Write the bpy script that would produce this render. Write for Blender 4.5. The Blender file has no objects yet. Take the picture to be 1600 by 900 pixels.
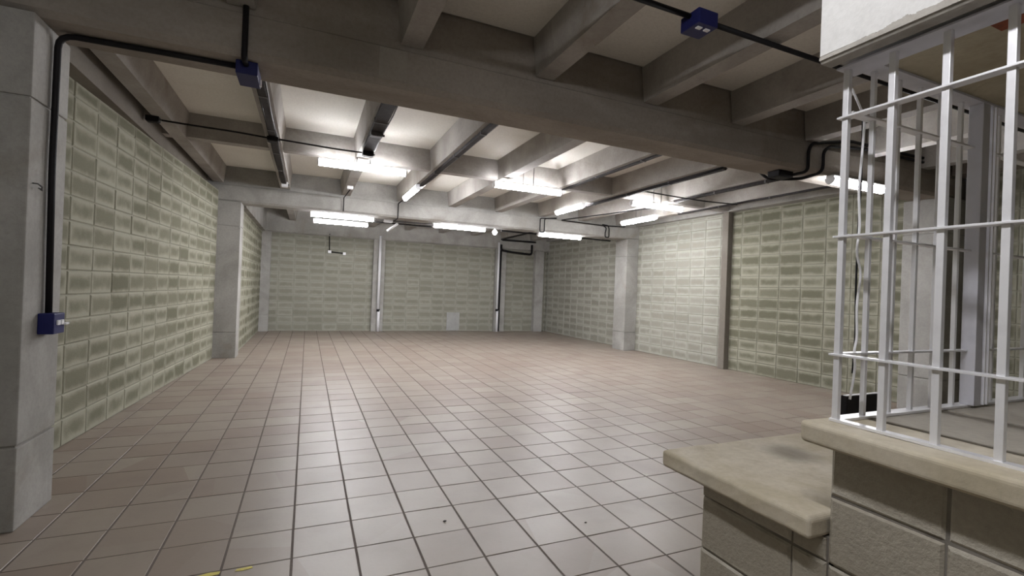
import bpy, bmesh, math, random
import numpy as np
from mathutils import Vector, Matrix
random.seed(7)

# ------------------------------------------------------------------ camera, world, exposure
scene = bpy.context.scene
COL = scene.collection
CAM_H, FPX = 1.403, 741.13
YAW, PITCH, ROLL = 0.4071, 0.0038, 0.0386
cyw, syw, cp, sp, cr, sr = math.cos(YAW), math.sin(YAW), math.cos(PITCH), math.sin(PITCH), math.cos(ROLL), math.sin(ROLL)
FWD = Vector((syw * cp, cyw * cp, sp)); RIGHT = Vector((cyw, -syw, 0)); UP = RIGHT.cross(FWD)
R2 = RIGHT * cr + UP * sr
U2 = -RIGHT * sr + UP * cr
cam_data = bpy.data.cameras.new('camera')
cam_data.sensor_width = 36.0
cam_data.lens = FPX / 1600 * 36.0
cam_data.clip_start = 0.05
cam = bpy.data.objects.new('camera', cam_data)
M = Matrix((R2, U2, -FWD)).transposed().to_4x4()
M.translation = (0, 0, CAM_H)
cam.matrix_world = M
COL.objects.link(cam)
scene.camera = cam

world = bpy.data.worlds.new('world'); scene.world = world
world.use_nodes = True
world.node_tree.nodes['Background'].inputs[0].default_value = (0.75, 0.8, 0.9, 1)
world.node_tree.nodes['Background'].inputs[1].default_value = 0.02
scene.view_settings.view_transform = 'Standard'
scene.view_settings.look = 'None'
scene.view_settings.gamma = 1
scene.view_settings.use_curve_mapping = False
scene.view_settings.exposure = 0.0
LAMP = 98.0          # radiance of the opal lamp diffusers
LAMP_COL = (0.965, 0.96, 1.0, 1)

# ------------------------------------------------------------------ materials
def new_mat(name):
    m = bpy.data.materials.new(name); m.use_nodes = True
    nt = m.node_tree
    return m, nt, nt.nodes['Principled BSDF']
def N(nt, kind, **kw):
    n = nt.nodes.new(kind)
    for k, v in kw.items(): setattr(n, k, v)
    return n
def mixc(nt, fac, a, b, blend='MIX'):
    n = N(nt, 'ShaderNodeMix', data_type='RGBA', blend_type=blend)
    for sock, v in ((n.inputs[0], fac), (n.inputs[6], a), (n.inputs[7], b)):
        if hasattr(v, 'is_output'): nt.links.new(v, sock)
        elif isinstance(v, (int, float)): sock.default_value = v
        else: sock.default_value = (*v, 1)
    return n.outputs[2]
def math_n(nt, op, a, b=None, c=None, clamp=False):
    n = N(nt, 'ShaderNodeMath', operation=op, use_clamp=clamp)
    for i, v in enumerate((a, b, c)):
        if v is None: continue
        if hasattr(v, 'is_output'): nt.links.new(v, n.inputs[i])
        else: n.inputs[i].default_value = v
    return n.outputs[0]
def noise(nt, vec, scale, detail=4, rough=0.55, dist=0.0):
    n = N(nt, 'ShaderNodeTexNoise'); n.inputs['Scale'].default_value = scale
    n.inputs['Detail'].default_value = detail; n.inputs['Roughness'].default_value = rough
    n.inputs['Distortion'].default_value = dist
    if vec is not None: nt.links.new(vec, n.inputs['Vector'])
    return n.outputs['Fac']
def ramp(nt, fac, lo, hi):
    n = N(nt, 'ShaderNodeMapRange', interpolation_type='SMOOTHSTEP')
    n.inputs['From Min'].default_value = lo; n.inputs['From Max'].default_value = hi
    nt.links.new(fac, n.inputs['Value'])
    return n.outputs['Result']
def bump(nt, bsdf, h, strength=0.3, dist=0.01):
    b = N(nt, 'ShaderNodeBump'); b.inputs['Strength'].default_value = strength; b.inputs['Distance'].default_value = dist
    nt.links.new(h, b.inputs['Height']); nt.links.new(b.outputs[0], bsdf.inputs['Normal'])
def pos(nt): return N(nt, 'ShaderNodeNewGeometry').outputs['Position']
def mapped(nt, vec, sc):
    n = N(nt, 'ShaderNodeMapping'); n.inputs['Scale'].default_value = sc
    nt.links.new(vec, n.inputs['Vector']); return n.outputs[0]

def concrete(name, c1, c2, stain=(0.18, 0.14, 0.10), stain_amt=0.35, scale=1.3, rough=0.88, bstr=0.25, streak=(1, 1, 1), stain_lo=0.55):
    m, nt, b = new_mat(name)
    p = pos(nt)
    big = noise(nt, mapped(nt, p, streak), scale, 5, 0.6, 0.4)
    fine = noise(nt, p, 38, 4, 0.7)
    col = mixc(nt, ramp(nt, big, 0.3, 0.7), c1, c2)
    st = ramp(nt, noise(nt, p, scale * 0.6, 6, 0.65, 0.8), stain_lo, stain_lo + 0.22)
    col = mixc(nt, math_n(nt, 'MULTIPLY', st, stain_amt), col, stain)
    col = mixc(nt, math_n(nt, 'MULTIPLY', ramp(nt, fine, 0.35, 0.75), 0.22), col, tuple(x * 0.55 for x in c1))
    nt.links.new(col, b.inputs['Base Color']); b.inputs['Roughness'].default_value = rough
    b.inputs['Specular IOR Level'].default_value = 0.25
    bump(nt, b, math_n(nt, 'ADD', fine, math_n(nt, 'MULTIPLY', big, 0.6)), bstr, 0.006)
    return m

def add_smudge(m, centre, rad, colr, amt):
    nt = m.node_tree; b = nt.nodes['Principled BSDF']
    src = b.inputs['Base Color'].links[0].from_socket
    p = pos(nt)
    dn = N(nt, 'ShaderNodeVectorMath', operation='DISTANCE'); dn.inputs[1].default_value = centre
    nt.links.new(p, dn.inputs[0])
    d = math_n(nt, 'ADD', dn.outputs['Value'], math_n(nt, 'MULTIPLY_ADD', noise(nt, p, 9, 4, 0.6), 0.3 * rad, -0.15 * rad))
    f = math_n(nt, 'MULTIPLY', math_n(nt, 'SUBTRACT', 1.0, ramp(nt, d, rad * 0.15, rad)), amt)
    nt.links.new(mixc(nt, f, src, colr), b.inputs['Base Color'])
def block_mat(name, dark, dark2, pale, lo=0.15, hi=0.95, rowpale=1.0, grain=0.5, bstr=0.35):
    m, nt, b = new_mat(name)
    tc = N(nt, 'ShaderNodeTexCoord'); oi = N(nt, 'ShaderNodeObjectInfo')
    sep = N(nt, 'ShaderNodeSeparateXYZ'); nt.links.new(tc.outputs['Generated'], sep.inputs[0])
    def edge(o): return math_n(nt, 'ABSOLUTE', math_n(nt, 'MULTIPLY_ADD', o, 2.0, -1.0))
    u, v = edge(sep.outputs[0]), edge(sep.outputs[2])
    v = math_n(nt, 'MULTIPLY', v, rowpale)
    # smeared mortar hugging the edges of each block, ragged
    off = N(nt, 'ShaderNodeVectorMath', operation='ADD')
    nt.links.new(tc.outputs['Object'], off.inputs[0])
    rv = N(nt, 'ShaderNodeCombineXYZ')
    r10 = math_n(nt, 'MULTIPLY', oi.outputs['Random'], 57.0)
    for i in range(3): nt.links.new(r10, rv.inputs[i])
    nt.links.new(rv.outputs[0], off.inputs[1])
    nz = noise(nt, off.outputs[0], 7, 5, 0.65, 0.3)
    nz2 = noise(nt, off.outputs[0], 70, 3, 0.7)
    u2 = math_n(nt, 'POWER', u, 3.0)
    d = math_n(nt, 'SMOOTH_MAX', math_n(nt, 'MULTIPLY', math_n(nt, 'POWER', u, 5.0), 0.85), math_n(nt, 'POWER', v, 1.6), 0.35)
    d = math_n(nt, 'ADD', d, math_n(nt, 'MULTIPLY_ADD', nz, 0.95, -0.475))
    # blocks differ in how much they were smeared
    rnd2 = N(nt, 'ShaderNodeTexWhiteNoise', noise_dimensions='1D'); nt.links.new(r10, rnd2.inputs['W'])
    d = math_n(nt, 'ADD', d, math_n(nt, 'MULTIPLY_ADD', rnd2.outputs['Value'], 0.45, -0.12))
    mask = ramp(nt, d, lo, hi)
    base = mixc(nt, oi.outputs['Random'], dark, dark2)
    base = mixc(nt, math_n(nt, 'MULTIPLY', nz2, grain), base, tuple(x * 0.6 for x in dark))
    col = mixc(nt, mask, base, pale)
    nt.links.new(col, b.inputs['Base Color']); b.inputs['Roughness'].default_value = 0.92
    b.inputs['Specular IOR Level'].default_value = 0.2
    bump(nt, b, math_n(nt, 'ADD', nz2, math_n(nt, 'MULTIPLY', mask, 0.8)), bstr, 0.006)
    return m

TP, TX0, TY0 = 0.31, -0.0227, 2.633     # tile pitch and a joint crossing
def tile_mat():
    m, nt, b = new_mat('terracotta tile')
    p = pos(nt)
    off = N(nt, 'ShaderNodeVectorMath', operation='ADD'); off.inputs[1].default_value = (-TX0, -TY0, 0)
    nt.links.new(p, off.inputs[0])
    sn = N(nt, 'ShaderNodeVectorMath', operation='DIVIDE'); sn.inputs[1].default_value = (TP, TP, 1000)
    nt.links.new(off.outputs[0], sn.inputs[0])
    fl = N(nt, 'ShaderNodeVectorMath', operation='FLOOR'); nt.links.new(sn.outputs[0], fl.inputs[0])
    wn = N(nt, 'ShaderNodeTexWhiteNoise', noise_dimensions='3D'); nt.links.new(fl.outputs[0], wn.inputs['Vector'])
    c = N(nt, 'ShaderNodeValToRGB')
    e = c.color_ramp.elements
    e[0].position = 0; e[0].color = (0.240, 0.187, 0.150, 1)
    e[1].position = 1; e[1].color = (0.298, 0.255, 0.210, 1)
    k = e.new(0.5); k.color = (0.272, 0.226, 0.186, 1)
    nt.links.new(wn.outputs['Value'], c.inputs[0])
    big = noise(nt, p, 2.2, 5, 0.6, 0.3); fine = noise(nt, p, 45, 3, 0.6)
    col = mixc(nt, math_n(nt, 'MULTIPLY', ramp(nt, big, 0.45, 0.75), 0.35), c.outputs[0], (0.19, 0.152, 0.127))
    col = mixc(nt, math_n(nt, 'MULTIPLY', ramp(nt, fine, 0.5, 0.8), 0.15), col, (0.2, 0.15, 0.12))
    nt.links.new(col, b.inputs['Base Color'])
    rg = N(nt, 'ShaderNodeMapRange'); rg.inputs['To Min'].default_value = 0.34; rg.inputs['To Max'].default_value = 0.50
    nt.links.new(big, rg.inputs['Value']); nt.links.new(rg.outputs[0], b.inputs['Roughness'])
    b.inputs['Specular IOR Level'].default_value = 0.75
    bump(nt, b, math_n(nt, 'ADD', big, math_n(nt, 'MULTIPLY', fine, 0.3)), 0.12, 0.01)
    return m

def plain(name, c, rough=0.6, metal=0.0, spec=0.4, wear=0.0, wear_c=(0.1, 0.1, 0.1), nscale=30):
    m, nt, b = new_mat(name)
    b.inputs['Roughness'].default_value = rough; b.inputs['Metallic'].default_value = metal
    b.inputs['Specular IOR Level'].default_value = spec
    tc = N(nt, 'ShaderNodeTexCoord')
    nz = noise(nt, tc.outputs['Object'], nscale, 4, 0.6)
    col = mixc(nt, math_n(nt, 'MULTIPLY', ramp(nt, nz, 0.45, 0.7), wear), c, wear_c)
    nt.links.new(col, b.inputs['Base Color'])
    return m
def emit(name, strength):
    m, nt, b = new_mat(name)
    b.inputs['Base Color'].default_value = (0.9, 0.9, 0.9, 1)
    b.inputs['Emission Color'].default_value = LAMP_COL
    b.inputs['Emission Strength'].default_value = strength
    return m

MT = {}
MT['tile'] = tile_mat()
MT['grout'] = concrete('dark grout', (0.13, 0.108, 0.095), (0.17, 0.145, 0.128), stain_amt=0.2, scale=3)
MT['block'] = block_mat('concrete block', (0.155, 0.152, 0.105), (0.22, 0.212, 0.155), (0.325, 0.318, 0.25))
MT['block_pale'] = block_mat('pale concrete block', (0.255, 0.25, 0.203), (0.30, 0.295, 0.245), (0.345, 0.34, 0.288))
MT['block_wash'] = block_mat('light-toned pale concrete block', (0.275, 0.27, 0.225), (0.33, 0.325, 0.275), (0.39, 0.383, 0.335))  # paler tone puts the overexposed light on the right walls into colour
MT['block_plain'] = block_mat('concrete block, bare', (0.40, 0.365, 0.295), (0.48, 0.445, 0.37), (0.54, 0.51, 0.44), lo=0.75, hi=1.5, grain=0.75, bstr=0.7)
MT['mortar'] = concrete('mortar', (0.285, 0.278, 0.22), (0.335, 0.328, 0.265), stain_amt=0.15, scale=2)
MT['mortar_dark'] = concrete('dark mortar', (0.16, 0.145, 0.125), (0.26, 0.24, 0.21), stain_amt=0.2, scale=5)
MT['conc'] = concrete('cast concrete', (0.29, 0.282, 0.26), (0.42, 0.41, 0.385), stain=(0.22, 0.185, 0.14), stain_amt=0.5, scale=1.7)
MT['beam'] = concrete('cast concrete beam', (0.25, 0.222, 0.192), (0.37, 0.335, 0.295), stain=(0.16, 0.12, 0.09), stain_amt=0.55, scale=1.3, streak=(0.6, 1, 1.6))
MT['patchc'] = concrete('concrete patch', (0.31, 0.282, 0.245), (0.37, 0.34, 0.30), stain_amt=0.2, scale=2)
MT['joist'] = concrete('joist concrete', (0.31, 0.288, 0.262), (0.44, 0.418, 0.39), stain=(0.20, 0.16, 0.11), stain_amt=0.6, scale=1.6)
MT['panel'] = concrete('painted slab panel', (0.72, 0.695, 0.63), (0.78, 0.76, 0.70), stain=(0.5, 0.44, 0.33), stain_amt=0.3, scale=1.0, bstr=0.12)
MT['coping'] = concrete('cast coping', (0.45, 0.395, 0.285), (0.60, 0.55, 0.45), stain=(0.29, 0.23, 0.145), stain_amt=0.6, scale=3.4, rough=0.8, bstr=0.18)
add_smudge(MT['coping'], (1.88, 1.35, 0.766), 0.16, (0.16, 0.14, 0.11), 0.7)
MT['landing'] = concrete('landing concrete', (0.36, 0.33, 0.28), (0.46, 0.43, 0.37), stain=(0.26, 0.17, 0.07), stain_amt=0.6, scale=1.9)
MT['soffit'] = concrete('stained soffit', (0.40, 0.35, 0.25), (0.50, 0.45, 0.34), stain=(0.20, 0.15, 0.09), stain_amt=0.6, scale=3.0)
MT['white'] = concrete('white painted concrete', (0.58, 0.575, 0.555), (0.64, 0.635, 0.615), stain=(0.5, 0.48, 0.44), stain_amt=0.3, scale=5, bstr=0.35, stain_lo=0.62)
MT['chip'] = concrete('bare chipped edge', (0.30, 0.28, 0.25), (0.40, 0.38, 0.34), scale=6, bstr=0.5)
MT['silver'] = plain('silver painted steel', (0.86, 0.86, 0.88), 0.32, 0.35, 0.6, 0.3, (0.66, 0.65, 0.67), 18)
MT['steel_plate'] = plain('grey steel plate', (0.60, 0.60, 0.65), 0.5, 0.1, 0.5, 0.3, (0.35, 0.35, 0.38), 8)
MT['black'] = plain('black plastic', (0.010, 0.009, 0.010), 0.6, spec=0.2)
MT['tray'] = plain('dark trunking', (0.028, 0.024, 0.024), 0.75, 0.0, 0.25, 0.4, (0.07, 0.06, 0.055), 12)
MT['galv'] = plain('galvanised strut', (0.10, 0.095, 0.095), 0.6, 0.0, 0.5, 0.5, (0.08, 0.075, 0.07), 14)
MT['blue'] = plain('navy blue plastic', (0.014, 0.017, 0.095), 0.5, spec=0.25, wear=0.2, wear_c=(0.009, 0.011, 0.06))
MT['pvc'] = plain('white pvc', (0.82, 0.82, 0.84), 0.3, wear=0.15, wear_c=(0.6, 0.6, 0.6))
MT['housing'] = plain('white lamp housing', (0.75, 0.75, 0.75), 0.4)
MT['lamp'] = emit('lit opal diffuser', LAMP)
MT['lampfar'] = emit('lit bare bulb', LAMP)
MT['yellow'] = plain('yellow tape', (0.62, 0.54, 0.12), 0.6, wear=0.5, wear_c=(0.45, 0.38, 0.16), nscale=60)
MT['dirt'] = plain('dark crumb', (0.05, 0.04, 0.035), 0.9)
MT['rust'] = plain('red oxide paint', (0.24, 0.055, 0.02), 0.7, wear=0.5, wear_c=(0.08, 0.02, 0.015), nscale=20)
MT['greypatch'] = concrete('grey plaster patch', (0.36, 0.36, 0.35), (0.42, 0.42, 0.41), stain_amt=0.2, scale=4)

# ------------------------------------------------------------------ mesh helpers
def bm_box(bm, x0, x1, y0, y1, z0, z1, bev=0.0):
    vs = [bm.verts.new(p) for p in ((x0, y0, z0), (x1, y0, z0), (x1, y1, z0), (x0, y1, z0), (x0, y0, z1), (x1, y0, z1), (x1, y1, z1), (x0, y1, z1))]
    fs = [bm.faces.new([vs[i] for i in f]) for f in ((3, 2, 1, 0), (4, 5, 6, 7), (0, 1, 5, 4), (1, 2, 6, 5), (2, 3, 7, 6), (3, 0, 4, 7))]
    if bev > 0:
        es = list({e for f in fs for e in f.edges})
        bmesh.ops.bevel(bm, geom=es, offset=bev, segments=2, affect='EDGES', profile=0.6)
def bm_prism(bm, profile, axis, a, b):
    """extrude a closed 2-D profile along an axis; profile points are the two other coordinates in xyz order"""
    def pt(q, t):
        return {'x': (t, q[0], q[1]), 'y': (q[0], t, q[1]), 'z': (q[0], q[1], t)}[axis]
    A = [bm.verts.new(pt(q, a)) for q in profile]; B = [bm.verts.new(pt(q, b)) for q in profile]
    n = len(profile)
    bm.faces.new(A); bm.faces.new(B[::-1])
    for i in range(n): bm.faces.new((A[i], B[i], B[(i + 1) % n], A[(i + 1) % n]))
    bmesh.ops.recalc_face_normals(bm, faces=bm.faces)
def bm_tube(bm, pts, r, n=8):
    pts = [Vector(p) for p in pts]
    t0 = (pts[1] - pts[0]).normalized()
    ref = Vector((0, 0, 1)) if abs(t0.z) < 0.9 else Vector((1, 0, 0))
    u = t0.cross(ref).normalized()
    rings = []
    for i, p in enumerate(pts):
        a = (pts[i] - pts[i - 1]).normalized() if i > 0 else t0
        c = (pts[i + 1] - pts[i]).normalized() if i < len(pts) - 1 else a
        t = (a + c)
        t = t.normalized() if t.length > 1e-6 else c
        u = (u - t * u.dot(t)).normalized(); v = t.cross(u)
        k = 1 / max(0.5, a.dot(t))
        rings.append([bm.verts.new(p + (u * math.cos(2 * math.pi * j / n) + v * math.sin(2 * math.pi * j / n)) * r * (k if 0 < i < len(pts) - 1 else 1)) for j in range(n)])
    for A, B in zip(rings, rings[1:]):
        for j in range(n): bm.faces.new((A[j], A[(j + 1) % n], B[(j + 1) % n], B[j]))
    bm.faces.new(rings[0][::-1]); bm.faces.new(rings[-1])
def smooth_path(pts, k=4, rad=0.06):
    """round the corners of a polyline"""
    pts = [Vector(p) for p in pts]; out = [pts[0]]
    for a, b, c in zip(pts, pts[1:], pts[2:]):
        d1, d2 = (a - b), (c - b)
        r = min(rad, d1.length * 0.45, d2.length * 0.45)
        s, e = b + d1.normalized() * r, b + d2.normalized() * r
        for i in range(k + 1):
            t = i / k
            out.append(s * (1 - t) ** 2 + b * 2 * t * (1 - t) + e * t * t)
    out.append(pts[-1]); return out
def obj(name, bm, mat, parent=None, smooth=False):
    me = bpy.data.meshes.new(name)
    bmesh.ops.recalc_face_normals(bm, faces=bm.faces)
    bm.to_mesh(me); bm.free()
    me.materials.append(MT[mat] if isinstance(mat, str) else mat)
    if smooth:
        for p in me.polygons: p.use_smooth = True
    o = bpy.data.objects.new(name, me); COL.objects.link(o)
    if parent is not None: o.parent = parent
    return o
def box(name, mat, x0, x1, y0, y1, z0, z1, parent=None, bev=0.0):
    bm = bmesh.new(); bm_box(bm, x0, x1, y0, y1, z0, z1, bev); return obj(name, bm, mat, parent)
def tube(name, mat, pts, r, parent=None, n=8, rad=0.0):
    bm = bmesh.new(); bm_tube(bm, smooth_path(pts, 4, rad) if rad else pts, r, n); return obj(name, bm, mat, parent, True)
def prism(name, mat, prof, axis, a, b, parent=None):
    bm = bmesh.new(); bm_prism(bm, prof, axis, a, b); return obj(name, bm, mat, parent)
def thing(name, label, cat, loc=(0, 0, 0), rotz=0.0, group=None):
    o = bpy.data.objects.new(name, None); COL.objects.link(o)
    o.empty_display_size = 0.1
    o.location = loc; o.rotation_euler = (0, 0, rotz)
    return tag(o, label, cat, group)
def tag(o, label, cat, group=None, kind=None):
    o['label'] = label; o['category'] = cat
    if group: o['group'] = group
    if kind: o['kind'] = kind
    return o
def struct(o, label, cat, group=None): return tag(o, label, cat, group, 'structure')

# ------------------------------------------------------------------ floor and its tiles
FX0, FX1, FY0, FY1 = -2.2, 8.3, -3.4, 15.2
floor = box('floor', 'grout', FX0, FX1, FY0, FY1, -0.12, -0.0022)
struct(floor, 'tiled floor of square pinkish tan tiles with dark joints', 'floor')
def cam_project(p):
    d = Vector(p) - Vector((0, 0, CAM_H))
    z = d.dot(FWD)
    if z < 0.1: return None
    return 800 + FPX * d.dot(R2) / z, 450 - FPX * d.dot(U2) / z, z
TW, TL = 0.2985, 0.3025    # joints along the room are wider than those across it
def tile_bm(bm, cx, cy, dz):
    w, l, c = TW / 2, TL / 2, 0.0012
    lo = [bm.verts.new((cx + sx * w, cy + sy * l, -0.006)) for sx, sy in ((-1, -1), (1, -1), (1, 1), (-1, 1))]
    md = [bm.verts.new((cx + sx * w, cy + sy * l, dz - c)) for sx, sy in ((-1, -1), (1, -1), (1, 1), (-1, 1))]
    hi = [bm.verts.new((cx + sx * (w - c), cy + sy * (l - c), dz)) for sx, sy in ((-1, -1), (1, -1), (1, 1), (-1, 1))]
    bm.faces.new(hi)
    for i in range(4):
        j = (i + 1) % 4
        bm.faces.new((lo[i], lo[j], md[j], md[i])); bm.faces.new((md[i], md[j], hi[j], hi[i]))
cells = []
for i in range(int((FX0 - TX0) / TP) - 1, int((FX1 - TX0) / TP) + 1):
    for j in range(int((FY0 - TY0) / TP), int((FY1 - TY0) / TP)):
        cx, cy = TX0 + (i + 0.5) * TP, TY0 + (j + 0.5) * TP
        if cx < -1.95 or cx > 7.95 or cy > 15.0: continue
        q = cam_project((cx, cy, 0))
        vis = q is not None and -40 < q[0] < 1640 and -50 < q[1] < 960
        if 1.3 < cx and cy < 1.6: vis = False          # behind the parapet
        if cy < 3.4 and cx < -1.4: vis = False
        area = 1e6 / (q[2] ** 3) if vis else 0
        cells.append((area, cx, cy))
cells.sort(reverse=True)
tbm = bmesh.new(); tile_bm(tbm, 0, 0, 0.0)
tile_mesh = bpy.data.meshes.new('tile'); bmesh.ops.recalc_face_normals(tbm, faces=tbm.faces)
tbm.to_mesh(tile_mesh); tbm.free(); tile_mesh.materials.append(MT['tile'])
for a, cx, cy in cells[:300]:
    t = bpy.data.objects.new('tile', tile_mesh); COL.objects.link(t); t.parent = floor
    t.location = (cx, cy, random.uniform(-0.0008, 0.0006))
    t.rotation_euler = (random.gauss(0, 0.0012), random.gauss(0, 0.0012), random.gauss(0, 0.0015))
bm = bmesh.new()
for a, cx, cy in cells[300:]: tile_bm(bm, cx, cy, random.uniform(-0.001, 0.001))
rest = obj('tile_field', bm, 'tile', floor); rest['kind'] = 'stuff'

# ------------------------------------------------------------------ block walls
_bcache = {}
def block_mesh(w, h, mat):
    key = (round(w, 3), round(h, 3), mat, random.randint(0, 2))
    if key in _bcache: return _bcache[key]
    rnd = random.Random(str(key))
    bm = bmesh.new()
    c = 0.007
    j = lambda: rnd.uniform(-0.002, 0.002)
    def ring(y, ins): return [bm.verts.new((sx * (w / 2 - ins) + j(), y, sz * (h / 2 - ins) + j())) for sx, sz in ((-1, -1), (1, -1), (1, 1), (-1, 1))]
    A, B, C = ring(-0.03, 0), ring(0.004, 0), ring(0.010, c)
    bm.faces.new(C)
    for P, Q in ((A, B), (B, C)):
        for i in range(4):
            k = (i + 1) % 4; bm.faces.new((P[i], P[k], Q[k], Q[i]))
    bmesh.ops.recalc_face_normals(bm, faces=bm.faces)
    me = bpy.data.meshes.new('block'); bm.to_mesh(me); bm.free(); me.materials.append(MT[mat])
    _bcache[key] = me
    return me
def spans(a, b, start, pitch, mn=0.04):
    """cut a..b at start + k*pitch"""
    cuts = [a]
    k = math.floor((a - start) / pitch) + 1
    while start + k * pitch < b - mn:
        if start + k * pitch > a + mn: cuts.append(start + k * pitch)
        k += 1
    return list(zip(cuts, cuts[1:] + [b]))
def block_wall(name, label, p0, p1, z1, joint, mat='block', mortar='mortar', pitch=0.397, z0=0.0, zj=0.022, thick=0.2, gapv=0.008, gaph=0.010, skip=None, extra=0.0):
    """wall from p0 to p1, room on the left of that direction; local x along the wall, y towards the room"""
    p0, p1 = Vector((*p0, 0)), Vector((*p1, 0)); d = p1 - p0; L = d.length
    bm = bmesh.new(); bm_box(bm, 0, L, -thick, 0, 0, z1 + extra)
    w = obj(name, bm, mortar)
    w.location = p0; w.rotation_euler = (0, 0, math.atan2(d.y, d.x))
    struct(w, label, 'wall')
    for xa, xb in spans(0, L, joint, pitch):
        for za, zb in spans(z0, z1, zj, 0.2):
            if zb - za < 0.05 or xb - xa < 0.05: continue
            if skip and skip(xa, xb, za, zb): continue
            o = bpy.data.objects.new('block', block_mesh(xb - xa - gapv, zb - za - gaph, mat)); COL.objects.link(o)
            o.parent = w; o.location = ((xa + xb) / 2, random.uniform(-0.003, 0.002), (za + zb) / 2)
            o.rotation_euler = (random.gauss(0, 0.004), 0, random.gauss(0, 0.003))
    return w

# left wall of the middle bay runs slightly askew to the tiles
LWa, LWb = (-1.49, 9.70), (-1.845, 3.80)
LWL = math.hypot(LWa[0] - LWb[0], LWa[1] - LWb[1])
block_wall('wall_left', 'left grey-green concrete block wall between the near and far columns', LWa, LWb, 2.95, (9.70 - 8.07), pitch=0.3965)
block_wall('wall_left_far', 'short block wall beyond the left far column', (-1.20, 14.75), (-1.20, 10.09), 2.75, 0.1)
block_wall('wall_back', 'back concrete block wall of the far bay between slim pilasters', (7.70, 14.78), (-1.30, 14.78), 2.76, 0.12, mat='block_pale')
block_wall('wall_right_far', 'right block wall beyond the right far column', (7.66, 10.15), (7.66, 14.80), 3.1, 0.1, mat='block_wash')
block_wall('wall_right', 'pale right block wall between dark post and far column', (7.68, 7.05), (7.60, 9.72), 3.1, 0.12, mat='block_wash')
block_wall('wall_right_mid', 'right block wall with dark-centred blocks behind the metal bars', (7.80, 3.85), (7.68, 6.90), 3.1, 0.05)
block_wall('wall_right_near', 'dim block wall nearest the camera on the right', (7.86, 0.8), (7.85, 3.36), 3.1, 0.05)
# unseen remainder of the shell, closing the room behind the camera
w = box('wall_left_near', 'mortar', -2.05, -1.85, -3.4, 3.4, 0, 3.5); struct(w, 'plain left wall beside the camera out of view', 'wall')
w = box('wall_right_rear', 'mortar', 7.86, 8.06, -3.4, 0.8, 0, 3.5); struct(w, 'plain right wall behind the stair landing out of view', 'wall')
w = box('wall_rear', 'mortar', -2.05, 8.06, -3.6, -3.4, 0, 3.5); struct(w, 'plain wall behind the camera out of view', 'wall')

# ------------------------------------------------------------------ columns
def column(label, x0, x1, y0, y1, top, joints=(0.455, 2.34), mat='conc'):
    bm = bmesh.new()
    zs = [0.0] + list(joints) + [top]
    for a, b in zip(zs, zs[1:]):
        bm_box(bm, x0, x1, y0, y1, a + (0.006 if a else 0), b - (0.006 if b != top else 0), 0.008)
    bm_box(bm, x0 + 0.012, x1 - 0.012, y0 + 0.012, y1 - 0.012, 0, top)
    o = obj('concrete_column', bm, mat)
    return struct(o, label, 'column', 'columns along the side walls')
column('big concrete column at the left edge carrying a blue socket box', -1.95, -1.40, 3.38, 3.80, 2.80)
column('left far concrete column where the far beam lands', -1.53, -1.135, 9.69, 10.09, 2.78)
column('right far concrete column where the far beam lands', 7.25, 7.70, 9.69, 10.17, 2.78)
column('right near concrete column seen through the metal bars', 7.40, 7.88, 3.36, 3.83, 2.80)
column('concrete column in the back left corner', -1.32, -0.96, 14.60, 14.95, 2.76, (0.45,))
column('concrete column in the back right corner', 7.14, 7.46, 14.60, 14.95, 2.76, (0.45,))
def pilaster(label, x0, x1, y0, y1, top, mat):
    o = box('pilaster', mat, x0, x1, y0, y1, 0, top, bev=0.01)
    return struct(o, label, 'pilaster', 'slim pilasters in the block walls')
MT['shadeconc'] = concrete('shade-toned dark concrete', (0.17, 0.15, 0.125), (0.22, 0.20, 0.17), stain_amt=0.3, scale=1.5)  # darker tone puts the shade on the post and left edge beam into colour
pilaster('dark slim post splitting the right block wall', 7.56, 7.74, 6.90, 7.05, 3.12, 'shadeconc')
pilaster('grey pilaster behind the left white pipe on the back wall', 1.78, 2.12, 14.66, 14.8, 2.76, 'conc')
pilaster('grey pilaster behind the right white pipe on the back wall', 5.70, 6.08, 14.66, 14.8, 2.76, 'conc')

# ------------------------------------------------------------------ ceiling: slab panels, joists, ribs
ZJ, ZS = 3.10, 3.41
JX = [-2.56 + 1.06 * k for k in range(1, 10)]   # joist centres -1.50 ... 6.98
ceiling = box('ceiling', 'joist', -2.1, 8.2, -3.6, 15.2, ZS + 0.004, ZS + 0.2)
struct(ceiling, 'concrete coffered ceiling of long joists and pale recessed panels', 'ceiling')
bays = [(-3.4, 3.40, [0.05]), (3.80, 9.72, [6.95]), (10.09, 14.62, [12.3])]
for (ya, yb, ribs) in bays:
    for x in JX:
        prism('joist', 'joist', [(x - 0.078, ZJ), (x + 0.078, ZJ), (x + 0.115, ZS + 0.01), (x - 0.115, ZS + 0.01)], 'y', ya, yb, ceiling)
    xs = [-2.02] + JX + [8.0]
    for k in range(len(xs) - 1):
        a, b = xs[k] + 0.085, xs[k + 1] - 0.085
        for r in ribs:
            prism('cross_rib', 'joist', [(r - 0.075, ZJ + 0.01), (r + 0.075, ZJ + 0.01), (r + 0.11, ZS + 0.01), (r - 0.11, ZS + 0.01)], 'x', a, b, ceiling)
        ys = [ya] + ribs + [yb]
        for q in range(len(ys) - 1):
            box('slab_panel', 'panel', a + 0.02, b - 0.02, ys[q] + 0.02, ys[q + 1] - 0.02, ZS - 0.012, ZS + 0.006, ceiling)

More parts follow.
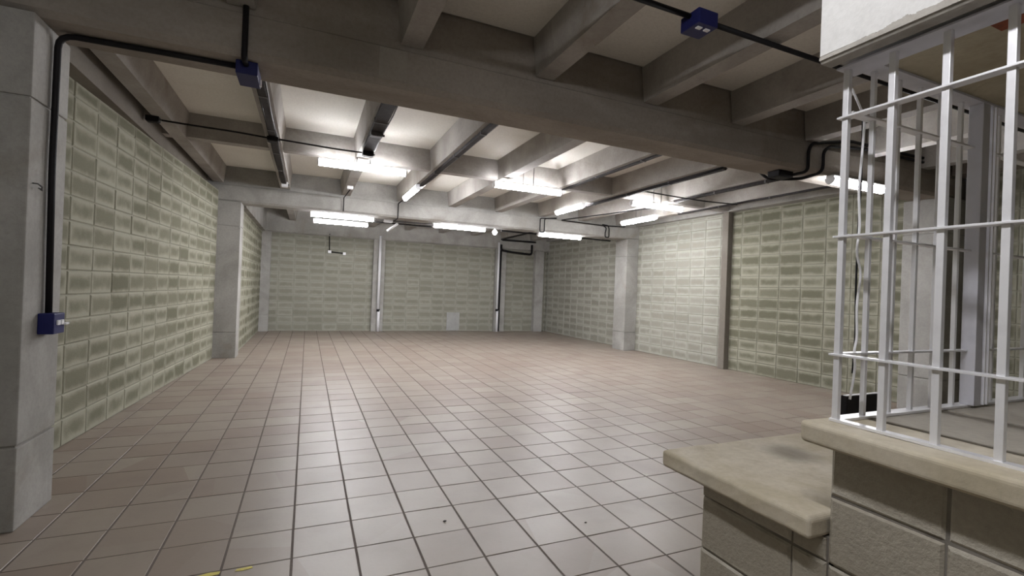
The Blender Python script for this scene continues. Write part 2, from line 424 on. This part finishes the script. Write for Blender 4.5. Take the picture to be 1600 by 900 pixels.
def beam(label, y0, y1, z0, ztop, lip=0.0):
    c = 0.035
    prof = [(y0, z0 + c), (y0 + c, z0), (y1 - c, z0), (y1, z0 + c), (y1, ztop), (y0 + lip, ztop), (y0 + lip, ZJ - 0.03), (y0, ZJ - 0.04)]
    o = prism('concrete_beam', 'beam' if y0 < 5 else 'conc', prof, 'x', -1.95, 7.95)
    return struct(o, label, 'beam')
nb = beam('deep concrete beam crossing the ceiling above the foreground', 3.40, 3.80, 2.80, ZS, 0.012)
box('patch', 'patchc', 0.40, 0.59, 3.397, 3.41, 2.84, 3.055, nb)
bfar = beam('pale concrete beam across the room between the far columns', 9.69, 10.09, 2.77, ZS, 0.04)
bback = beam('concrete beam along the top of the back wall', 14.60, 14.95, 2.75, ZS)
o = box('concrete_beam', 'shadeconc', -2.0, -1.66, 3.8, 9.7, 2.95, ZS); struct(o, 'dark edge beam on top of the left block wall', 'beam')
o = box('concrete_beam', 'conc', -1.4, -1.10, 10.09, 14.6, 2.75, ZS); struct(o, 'short edge beam over the wall beyond the left far column', 'beam')
o = box('concrete_beam', 'conc', 7.52, 8.0, 3.8, 14.6, 3.10, ZS); struct(o, 'edge beam on top of the right block wall', 'beam')
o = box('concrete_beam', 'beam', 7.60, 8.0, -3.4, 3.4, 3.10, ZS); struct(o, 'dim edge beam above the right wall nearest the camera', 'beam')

# ------------------------------------------------------------------ stepped parapet, copings, landing
PX = 1.45
par = box('parapet_wall', 'mortar_dark', PX + 0.006, 3.4, -1.6, 0.914, 0.0, 0.985)
tag(par, 'stepped low wall of bare grey blocks under the metal bars', 'low wall')
def core(x0, x1, y0, y1, z0, z1): return box('core', 'mortar_dark', x0, x1, y0, y1, z0, z1, par)
core(PX + 0.006, 2.75, 0.90, 1.396, 0.0, 0.70)
JY = [1.424 - 0.394 * k for k in range(0, 8)]
def bench_blocks(ya, yb, zt):
    for y0, y1 in spans(ya, yb, JY[0], 0.394):
        for z0, z1 in spans(0.0, zt, 0.027, 0.2, 0.02):
            if z1 - z0 < 0.02: continue
            me = block_mesh(y1 - y0 - 0.007, z1 - z0 - 0.008, 'block_plain')
            b = bpy.data.objects.new('block', me); COL.objects.link(b); b.parent = par
            b.location = (PX + 0.008 + random.uniform(-0.002, 0.002), (y0 + y1) / 2, (z0 + z1) / 2)
            b.rotation_euler = (0, random.gauss(0, 0.004), math.pi / 2 + random.gauss(0, 0.004))
bench_blocks(-0.6, 0.916, 0.985)
bench_blocks(0.918, 1.404, 0.70)
# blocks on the far end of the lower step
for x0, x1 in spans(PX, 2.75, PX + 0.4, 0.4):
    for z0, z1 in spans(0.0, 0.70, 0.027, 0.2, 0.02):
        b = bpy.data.objects.new('block', block_mesh(x1 - x0 - 0.007, z1 - z0 - 0.008, 'block_plain')); COL.objects.link(b); b.parent = par
        b.location = ((x0 + x1) / 2, 1.394, (z0 + z1) / 2)

def coping(name, poly, z0, z1, bev, label):
    bm = bmesh.new()
    A = [bm.verts.new((x, y, z0)) for x, y in poly]; B = [bm.verts.new((x, y, z1)) for x, y in poly]
    n = len(poly)
    bm.faces.new(A[::-1]); bm.faces.new(B)
    for i in range(n): bm.faces.new((A[i], A[(i + 1) % n], B[(i + 1) % n], B[i]))
    bmesh.ops.bevel(bm, geom=list(bm.edges), offset=bev, segments=4, affect='EDGES', profile=0.5)
    # slightly hand-cast, wavy surface
    bmesh.ops.subdivide_edges(bm, edges=[e for e in bm.edges if e.calc_length() > 0.25], cuts=8, use_grid_fill=True)
    for v in bm.verts:
        v.co.x += 0.0022 * math.sin(v.co.y * 23 + v.co.z * 31); v.co.z += 0.0018 * math.sin(v.co.x * 17 + v.co.y * 29)
    o = obj(name, bm, 'coping')
    return tag(o, label, 'coping')
coping('coping_slab', [(1.375, 0.922), (2.80, 0.922), (2.80, 1.555), (1.375, 1.555)], 0.700, 0.766, 0.014, 'wide cream concrete slab on the lower step of the parapet')
coping('coping_slab', [(1.365, -1.6), (1.61, -1.6), (1.61, 0.958), (1.365, 0.958)], 0.985, 1.049, 0.014, 'cream concrete coping under the front bars on the upper step')
o = box('landing_slab', 'landing', 1.622, 2.022, -1.6, 0.956, 0.985, 1.0475, bev=0.007)
tag(o, 'pale concrete strip of the landing floor just inside the coping', 'landing')
o = box('landing_slab', 'landing', 2.034, 3.4, -1.6, 0.956, 0.985, 1.048, bev=0.007)
tag(o, 'stained inner concrete slab of the landing floor by the grille post', 'landing')

# ------------------------------------------------------------------ white stair beam and soffit over the bars
bm = bmesh.new()
bm_prism(bm, [(1.358, 2.122), (1.55, 2.122), (1.55, 3.12), (1.358, 3.12)], 'y', -1.6, 0.930)
wb = obj('stair_beam', bm, 'white'); tag(wb, 'white painted concrete beam at the top right above the bars', 'beam')
bm = bmesh.new()
rnd = random.Random(3)
ys = np.linspace(0.9305, -1.6, 420); h = 0.02
for k, (a, b) in enumerate(zip(ys, ys[1:])):       # ragged bare strip where the paint has chipped along the lower edge
    h += rnd.uniform(-0.004, 0.004) + (0.017 - h) * 0.12
    f = min(1.0, k / 60)
    bm_box(bm, 1.3560, 1.372, b, a, 2.1085, 2.111 + max(0.006, h) * (0.35 + 0.65 * f))
obj('chipped_edge', bm, 'chip', wb)
prism('underside', 'chip', [(1.3590, 2.1080), (1.365, 2.100), (1.408, 2.100), (1.408, 2.1225), (1.3590, 2.1225)], 'y', -1.6, 0.930, wb)
sof = box('soffit_slab', 'soffit', 1.55, 3.4, -1.6, 0.955, 2.135, 2.30)
tag(sof, 'stained brown concrete soffit over the stair landing', 'soffit')
box('stained_patch', 'rust', 1.565, 1.64, 0.575, 0.64, 2.128, 2.1365, sof)

# ------------------------------------------------------------------ metal bar grille
gr = thing('security_grille', 'silver metal bar grille standing on the parapet coping', 'grille', (1.46, 0.912, 1.05))
GX, GY = 1.46, 0.912
def g(o): o.location = (-GX, -GY, -1.05); return o
HB = 0.0082
def bar(x, y, z0=1.056, z1=2.098, h=HB): return g(box('bar', 'silver', x - h, x + h, y - h, y + h, z0, z1, gr, 0.0015))
for k in range(0, 16): bar(GX, GY - 0.1215 * k)
bxs = [1.600, 1.73, 1.85, 1.975, 2.10, 2.36, 2.48, 2.605, 2.73, 2.85, 2.98]
for x in bxs: bar(x, GY + 0.008, 1.056, 2.128, 0.0066)
for z in (1.247, 1.599, 1.955):     # flat bars that the uprights pass through
    g(box('flat_bar', 'silver', GX - 0.017, GX + 0.017, -1.0, GY + 0.018, z - 0.003, z + 0.003, gr, 0.001))
for z in (1.249, 1.606, 1.975):
    g(box('flat_bar', 'silver', GX + 0.02, 3.05, GY - 0.006, GY + 0.022, z - 0.003, z + 0.003, gr, 0.001))
g(box('bottom_rail', 'silver', GX - 0.014, GX + 0.016, -1.0, GY + 0.012, 1.049, 1.057, gr, 0.001))
g(box('bottom_rail', 'silver', GX + 0.017, 3.05, GY - 0.012, GY + 0.026, 1.049, 1.057, gr, 0.001))
g(box('top_flange', 'steel_plate', GX - 0.03, GX + 0.055, -1.0, GY + 0.016, 2.0965, 2.1015, gr))
g(box('top_flange', 'steel_plate', GX + 0.056, 3.05, GY - 0.03, GY + 0.03, 2.126, 2.134, gr))
g(box('post', 'steel_plate', 2.165, 2.212, GY - 0.028, GY + 0.014, 1.057, 2.127, gr, 0.002))
g(box('post_edge', 'silver', 2.226, 2.233, GY - 0.03, GY - 0.02, 1.057, 2.127, gr, 0.001))
g(box('post_edge', 'silver', 2.250, 2.257, GY - 0.03, GY - 0.02, 1.057, 2.127, gr, 0.001))
# loose wire hanging in the corner of the grille
tube('wire', 'pvc', smooth_path([(1.555, 0.945, 2.07), (1.60, 0.945, 2.02), (1.625, 0.945, 1.985), (1.618, 0.945, 1.88), (1.607, 0.945, 1.76), (1.62, 0.945, 1.64), (1.605, 0.945, 1.56), (1.635, 0.945, 1.50), (1.617, 0.945, 1.40), (1.625, 0.945, 1.29), (1.612, 0.945, 1.255), (1.622, 0.945, 1.20), (1.60, 0.945, 1.10)], 3, 0.03), 0.0035)
wr = bpy.data.objects['wire']; tag(wr, 'thin white wire dangling beside the corner bar of the grille', 'wire')
tube('wire', 'black', smooth_path([(1.627, 0.952, 1.985), (1.63, 0.952, 1.80), (1.622, 0.952, 1.62), (1.622, 0.952, 1.45), (1.628, 0.952, 1.30), (1.62, 0.952, 1.18)], 3, 0.03), 0.003)
tag(bpy.data.objects['wire.001'], 'thin black wire twisted with the white one at the grille corner', 'wire')
for w_ in ('wire', 'wire.001'): bpy.data.objects[w_].location.x = -0.022
bb = thing('metal_box', 'black metal box standing on the lower slab behind the grille corner', 'box', (2.44, 1.40, 0.766))
box('body', 'black', -0.125, 0.125, 0.0, 0.03, 0.0, 0.203, bb, 0.004)
box('lid', 'pvc', -0.127, 0.127, -0.002, 0.016, 0.203, 0.207, bb, 0.001)

# ------------------------------------------------------------------ lamps
def lamp(label, c, length, axis, group, z_mount=None, w=0.098):
    """batten with a lit opal diffuser; c = centre of the diffuser"""
    L = length / 2
    t = thing('batten_lamp', label, 'lamp', c, 0.0 if axis == 'x' else math.pi / 2, group)
    box('housing', 'housing', -L, L, -w * 0.42, w * 0.42, 0.030, 0.062, t, 0.004)
    bm = bmesh.new()
    n = 12; prof = []
    for k in range(n + 1):
        a = math.pi * k / n
        prof.append((w / 2 * math.cos(a), 0.030 - 0.066 * math.sin(a)))
    bm_prism(bm, prof, 'x', -L + 0.015, L - 0.015)
    df = obj('diffuser', bm, 'lamp', t)
    for s in (-1, 1):
        bm = bmesh.new(); bm_prism(bm, [(y * 1.04, z if z > 0.02 else z - 0.002) for y, z in prof], 'x', s * (L - 0.015), s * (L + 0.004))
        obj('end_cap', bm, 'housing', df)
    if z_mount:
        for s in (-1, 1): tube('hanger', 'galv', [(s * L * 0.15, 0, 0.06), (s * L * 0.15, 0, z_mount - c[2])], 0.006, t, 6)
    return t
MID, FAR, RUN = 'lamps across the middle bay', 'lamps along the far beam', 'lamps running along the joists'
lamp('lit crosswise lamp in the left of the middle bay under the trunked joist', (0.635, 6.70, 2.965), 1.15, 'x', MID, 3.10)
lamp('lit crosswise lamp in the centre of the middle bay', (3.08, 6.66, 2.965), 1.15, 'x', MID, 3.398)
lamp('lit crosswise lamp on the right of the middle bay', (5.62, 6.70, 2.965), 1.13, 'x', MID, 3.398)
lamp('lit lamp under the near beam seen behind the metal bars', (5.70, 3.42, 2.735), 0.95, 'x', None, None)
lamp('short lit lamp running along the joist left of centre', (1.63, 8.45, 3.035), 1.15, 'y', RUN)
lamp('short lit lamp running along the joist right of centre', (4.72, 8.22, 3.035), 1.05, 'y', RUN)
lamp('lit lengthwise lamp low under the joist near the right wall', (6.08, 7.80, 2.89), 1.05, 'y', RUN, 3.398)
lamp('lit lamp hanging just behind the far beam at its left end', (0.61, 10.20, 2.74), 1.22, 'x', FAR)
lamp('second lit lamp behind the left one of the far beam', (0.64, 11.25, 2.74), 1.15, 'x', FAR, 3.10)
lamp('lit lamp behind the far beam at the middle', (3.08, 10.24, 2.74), 1.22, 'x', FAR)
lamp('lit lamp behind the far beam near the right column', (5.56, 10.10, 2.735), 1.18, 'x', FAR)
# unseen lamp added above the camera to brighten bars, parapet and white beam
lamp('added fill lamp above the camera out of view', (0.12, 0.45, 2.99), 1.2, 'y', None, 3.398)
blb = thing('bare_bulb', 'round lit bulb beside the middle lamp of the far beam', 'lamp', (3.95, 10.3, 2.73))
bm = bmesh.new(); bmesh.ops.create_uvsphere(bm, u_segments=14, v_segments=10, radius=0.055)
for v in bm.verts: v.co.z -= 0.01
obj('bulb', bm, 'lampfar', blb, True)
tube('lamp_holder', 'pvc', [(0, 0, 0.03), (0, 0, 0.10)], 0.025, blb, 10)
tube('stem', 'galv', [(0, 0, 0.10), (0, 0, 0.668)], 0.008, blb, 6)

# ------------------------------------------------------------------ electrical boxes and conduits
def socket_box(label, x0, x1, y0, y1, z0, z1, sockets):
    t = thing('junction_box', label, 'junction box', ((x0 + x1) / 2, (y0 + y1) / 2, z0))
    X, Y, Z = (x1 - x0) / 2, (y1 - y0) / 2, z1 - z0
    box('body', 'blue', -X, X, -Y, Y, 0, Z, t, 0.006)
    for s in sockets: 
        cx, cy, cz, dx, dy, dz = s
        box('socket', 'pvc', cx - dx, cx + dx, cy - dy, cy + dy, cz - dz, cz + dz, t, 0.002)
    return t
socket_box('blue box with white plug at the foot of the column conduit', -1.40, -1.325, 3.535, 3.665, 1.045, 1.165,
           [(0.040, -0.022, 0.066, 0.006, 0.014, 0.014), (0.040, 0.022, 0.066, 0.006, 0.014, 0.014), (0.05, 0.05, 0.056, 0.008, 0.02, 0.006)])
socket_box('blue box under the near beam at the end of the conduit', -0.47, -0.345, 3.47, 3.70, 2.715, 2.80, [(0.066, 0.06, 0.02, 0.006, 0.012, 0.022)])
socket_box('dark blue box on the conduit at the top of the picture', 2.04, 2.19, 2.13, 2.28, 3.01, 3.10, [(-0.03, -0.03, -0.003, 0.018, 0.012, 0.004), (0.03, -0.03, -0.003, 0.018, 0.012, 0.004)])
def cond(label, pts, r=0.014, mat='black', rad=0.08, cat='conduit', name='conduit'):
    o = tube(name, mat, pts, r, None, 8, rad); return tag(o, label, cat)
cond('black conduit climbing the left column and running under the near beam', [(-1.378, 3.605, 1.165), (-1.378, 3.575, 2.0), (-1.378, 3.585, 2.782), (-0.9, 3.56, 2.782), (-0.47, 3.545, 2.782)], 0.0175)
cond('black conduit rising up the front of the near beam', [(-0.412, 3.47, 2.775), (-0.412, 3.378, 2.775), (-0.413, 3.378, 3.39)], 0.0175, rad=0.03)
cond('black conduit crossing under the joists at the top of the picture', [(-1.8, 2.205, 3.08), (2.04, 2.205, 3.08)], 0.016, rad=0)
cond('black conduit from the top dark blue box towards the white beam', [(2.19, 2.205, 3.08), (7.5, 2.205, 3.08)], 0.016, rad=0)
hk = tube('wall_hook', 'galv', [(-1.40, 3.43, 1.885), (-1.38, 3.43, 1.885), (-1.365, 3.44, 1.87), (-1.37, 3.455, 1.855), (-1.385, 3.452, 1.865)], 0.004, None, 6)
tag(hk, 'small metal hook on the left column', 'hook')

def tray(label, x, y0, y1, w=0.05, h=0.035, mat='tray', cables=1, dx=0.0):
    t = thing('cable_trunking', label, 'trunking', (x, y0, ZJ), 0.0, 'trunking under the joists')
    box('channel', mat, -w / 2, w / 2, 0, y1 - y0, -h, -0.001, t, 0.003)
    for c in range(cables):
        o = 0.6 * w * (1 if c % 2 == 0 else -1) + dx
        n = max(3, int((y1 - y0) / 0.45)); rr = random.Random(label + str(c))
        pts = [(o + rr.uniform(-0.008, 0.008), (y1 - y0) * k / n, -h * 0.5 - (0.018 * rr.random() if 0 < k < n else 0)) for k in range(n + 1)]
        tube('cable', 'galv' if c % 2 == 0 else 'black', pts, 0.008, t, 6)
    n = int((y1 - y0) / 1.2)
    for k in range(1, n + 1):
        yy = (y1 - y0) * k / (n + 1)
        box('clamp', 'galv', -w / 2 - 0.006, w / 2 + 0.006, yy - 0.012, yy + 0.012, -h - 0.004, 0, t)
    return t
tray('dark trunking with loose cable under the leftmost clear joist', JX[1] + 0.01, 3.82, 9.0, 0.065, 0.04, 'tray', 2)
tray('broad black trunking under the joist above the left lamp', JX[2] + 0.01, 3.82, 6.18, 0.125, 0.05, 'tray', 1)
tray('dark strut with conduit along the joist left of centre', JX[3] - 0.0, 3.82, 7.88, 0.055, 0.04, 'tray', 1)
tray('dark strip along the left of the joist right of centre', JX[5] + 0.02, 3.82, 6.9, 0.06, 0.02, 'tray', 0)
tray('dark strut along the joist above the right lamp', JX[6] + 0.03, 4.55, 8.6, 0.055, 0.045, 'tray', 2)
tray('dark strut along the second joist from the right wall', JX[7] + 0.0, 3.85, 6.6, 0.055, 0.045, 'tray', 1)
tray('thin dark strip along the joist beside the right wall', JX[8] - 0.05, 4.45, 7.6, 0.04, 0.03, 'tray', 0)
def jbox(label, x, y, z0, z1, s=0.05, mat='black', w=None):
    w = w or s
    o = thing('connection_box', label, 'junction box', (x, y, z0), 0.0, 'small connection boxes on the ceiling')
    box('body', mat, -w, w, -s, s, 0.0, z1 - z0, o, 0.006)
    box('cover', mat, -w * 0.8, w * 0.8, -s * 0.8, s * 0.8, -0.006, 0.0, o, 0.001)
    tube('gland', 'galv', [(w, 0, (z1 - z0) / 2), (w + 0.02, 0, (z1 - z0) / 2)], 0.012, o, 8)
    return o
jbox('black connection box at the left end of the sagging cable', -1.575, 6.17, 3.045, 3.10, 0.04, 'black', 0.06)
jbox('black connection box on the leftmost clear joist', JX[1] + 0.01, 6.17, 3.015, 3.06, 0.06)
jbox('black connection box above the left lamp', JX[2] + 0.01, 6.15, 2.995, 3.05, 0.05, 'black', 0.065)
jbox('pale connection box halfway along the broad trunking', JX[2] + 0.01, 5.35, 3.015, 3.05, 0.05, 'galv', 0.065)
jbox('black connection box under the near beam by the right conduits', 4.68, 3.60, 2.735, 2.80, 0.07, 'black', 0.11)
jbox('pale connection box at the end of the leftmost clear trunking', JX[1] + 0.02, 9.05, 3.02, 3.10, 0.05, 'pvc')
jbox('pale connection box on the joist behind the left lamp', JX[2], 8.75, 3.05, 3.10, 0.05, 'pvc')
cond('thin black cable sagging from the left wall to the first clear joist', [(-1.51, 6.17, 3.072), (-1.2, 6.17, 3.066), (-0.8, 6.17, 3.064), (-0.49, 6.17, 3.05)], 0.010, rad=0.1, cat='cable', name='cable')
cond('thin black cable sagging from the first clear joist to the left lamp', [(-0.37, 6.17, 3.05), (-0.1, 6.175, 3.045), (0.2, 6.175, 3.035), (0.56, 6.15, 3.03)], 0.010, rad=0.1, cat='cable', name='cable')
cond('thin black cable crossing to the right wall', [(4.90, 6.15, 3.06), (5.5, 6.15, 3.045), (6.2, 6.15, 3.04), (6.92, 6.15, 3.065)], 0.011, rad=0.2, cat='cable', name='cable')
cond('black conduit wrapping up the near beam from the right box', [(4.79, 3.55, 2.77), (4.80, 3.375, 2.77), (4.80, 3.375, 3.0), (4.86, 3.375, 3.08), (5.5, 3.375, 3.2), (7.2, 3.375, 3.22)], 0.017, rad=0.06)
cond('second black conduit looping under and up the near beam', [(4.72, 4.0, 2.97), (4.78, 3.83, 2.775), (5.05, 3.62, 2.775), (5.04, 3.375, 2.80), (5.04, 3.375, 3.02), (5.14, 3.375, 3.09), (5.7, 3.375, 3.15), (7.2, 3.375, 3.17)], 0.017, rad=0.07)
# runs along the back of the far beam that feed its lamps
cond('conduit along the far beam between the left and middle lamps', [(1.24, 10.14, 2.745), (2.46, 10.14, 2.745)], 0.016, rad=0, mat='galv')
cond('second conduit along the far beam between the left and middle lamps', [(1.24, 10.30, 2.72), (2.46, 10.30, 2.72)], 0.016, rad=0)
cond('conduit along the far beam between the bulb and the right lamp', [(4.05, 10.14, 2.75), (4.78, 10.14, 2.75), (4.95, 10.14, 2.75)], 0.018, rad=0)
cond('dark conduit end right of the last far-beam lamp', [(6.17, 10.14, 2.75), (7.05, 10.14, 2.745)], 0.016, rad=0)
cond('looped black cable dropping to the conduit left of the right far lamp', [(5.2, 9.64, 3.08), (4.79, 9.64, 3.05), (4.79, 9.64, 2.74), (4.90, 9.64, 2.74), (4.90, 9.64, 3.05), (5.2, 9.62, 3.09)], 0.013, rad=0.04, cat='cable', name='cable')
cond('looped black cable beside the right far column', [(6.55, 9.64, 2.86), (6.58, 9.64, 2.98), (6.45, 9.64, 3.06), (6.62, 9.64, 3.05), (6.66, 9.64, 2.98), (6.66, 9.64, 2.76), (6.55, 9.64, 2.76), (6.55, 9.64, 2.88)], 0.013, rad=0.04, cat='cable', name='cable')
cond('thin cable along the joist down to the right far column', [(5.95, 6.9, 3.04), (5.30, 9.6, 3.05), (6.5, 9.62, 3.03), (7.1, 9.62, 3.05)], 0.012, rad=0.05, cat='cable', name='cable')
cond('black drop cable to the left far-beam lamp', [(0.62, 8.75, 3.04), (0.58, 9.64, 3.04), (0.58, 9.66, 2.80), (0.60, 10.1, 2.755)], 0.009, rad=0.04, cat='cable', name='cable')
cond('black drop cable from the lengthwise lamp down the far beam', [(1.62, 9.05, 3.04), (1.61, 9.64, 3.04), (1.61, 9.64, 2.745), (1.61, 10.14, 2.745)], 0.011, rad=0.04, cat='cable', name='cable')
jb = jbox('pale connection box on the far beam conduit', 1.50, 10.14, 2.71, 2.77, 0.035, 'pvc', 0.09)
arm = tube('pipe_stub', 'pvc', [(1.70, 10.19, 2.705), (1.54, 10.45, 2.57)], 0.028, None, 10); tag(arm, 'short grey pipe stub slanting below the far beam', 'pipe')

# back wall services
def pipe(label, x, y, ztop, z0, step):
    t = thing('down_pipe', label, 'pipe', (x, y, 0), 0, 'white down pipes on the back wall')
    up = tube('upper_pipe', 'pvc', [(0, 0, step), (0, 0, ztop)], 0.038, t, 12)
    tube('lower_pipe', 'pvc', [(0.02, 0.0, z0), (0.02, 0.0, step + 0.01)], 0.042, t, 12)
    tube('collar', 'black', [(0.008, 0, step - 0.02), (0.008, 0, step + 0.05)], 0.048, up, 12)
    return t
pipe('left white down pipe on the back wall', 1.96, 14.60, 2.86, 0.0, 0.62)
pipe('right white down pipe on the back wall', 5.77, 14.59, 2.95, 0.0, 0.70)
cond('black conduit beside the right white down pipe', [(5.86, 14.62, 0.02), (5.86, 14.62, 2.7)], 0.03, rad=0)
cond('black conduit from the right down pipe to the corner column', [(5.84, 14.565, 2.88), (5.84, 14.565, 2.70), (6.2, 14.565, 2.66), (6.96, 14.565, 2.62), (6.96, 14.565, 2.95)], 0.035, rad=0.1)
cond('dark conduit under the ceiling above the right down pipe', [(5.87, 14.57, 3.04), (7.1, 14.57, 3.05)], 0.03, rad=0)
cond('dark conduit slanting to the right down pipe', [(5.84, 14.58, 3.05), (5.86, 12.0, 3.08), (4.93, 10.115, 2.80)], 0.022, rad=0.1)
wl = thing('wall_socket', 'pair of white sockets joined by a black bar on the back wall', 'socket', (0.75, 14.76, 2.28))
box('socket', 'pvc', -0.24, -0.15, -0.05, 0.0, -0.02, 0.06, wl, 0.005); box('socket', 'pvc', 0.17, 0.25, -0.05, 0.0, -0.05, 0.03, wl, 0.005)
tube('link', 'black', [(-0.15, -0.03, 0.02), (0.17, -0.03, 0.0)], 0.016, wl)
tube('feed', 'black', [(-0.20, -0.03, 0.06), (-0.215, -0.03, 0.47), (-0.215, -0.20, 0.52)], 0.012, wl)
o = box('plaster_patch', 'greypatch', 4.13, 4.55, 14.755, 14.785, 0.02, 0.60, bev=0.004); tag(o, 'small grey plaster panel at the foot of the back wall', 'panel')

# ------------------------------------------------------------------ bits on the floor
def flake(label, pts, z=0.0012):
    bm = bmesh.new()
    A = [bm.verts.new((x, y, 0.0006)) for x, y in pts]; B = [bm.verts.new((x, y, 0.0006 + z)) for x, y in pts]
    bm.faces.new(A[::-1]); bm.faces.new(B)
    for i in range(len(pts)): bm.faces.new((A[i], A[(i + 1) % len(pts)], B[(i + 1) % len(pts)], B[i]))
    return tag(obj('tape_remnant', bm, 'yellow'), label, 'tape', 'yellow tape remnants')
flake('larger yellow tape remnant at the bottom edge of the picture', [(-0.425, 2.595), (-0.335, 2.600), (-0.332, 2.624), (-0.38, 2.628), (-0.43, 2.615)])
flake('smaller pale yellow tape remnant beside the larger one', [(-0.27, 2.603), (-0.235, 2.597), (-0.193, 2.606), (-0.20, 2.622), (-0.262, 2.619)])
def crumb(label, x, y, r):
    bm = bmesh.new(); bmesh.ops.create_icosphere(bm, subdivisions=1, radius=r)
    for v in bm.verts: v.co = Vector((v.co.x * 1.5, v.co.y, v.co.z * 0.5 + r * 0.4))
    o = obj('debris_crumb', bm, 'dirt'); o.location = (x, y, 0.0005); tag(o, label, 'debris', 'dark crumbs on the tiles')
crumb('dark crumb on a tile in the middle foreground', 0.807, 2.752, 0.008)
crumb('dark crumb on a tile near the parapet', 1.61, 2.462, 0.006)
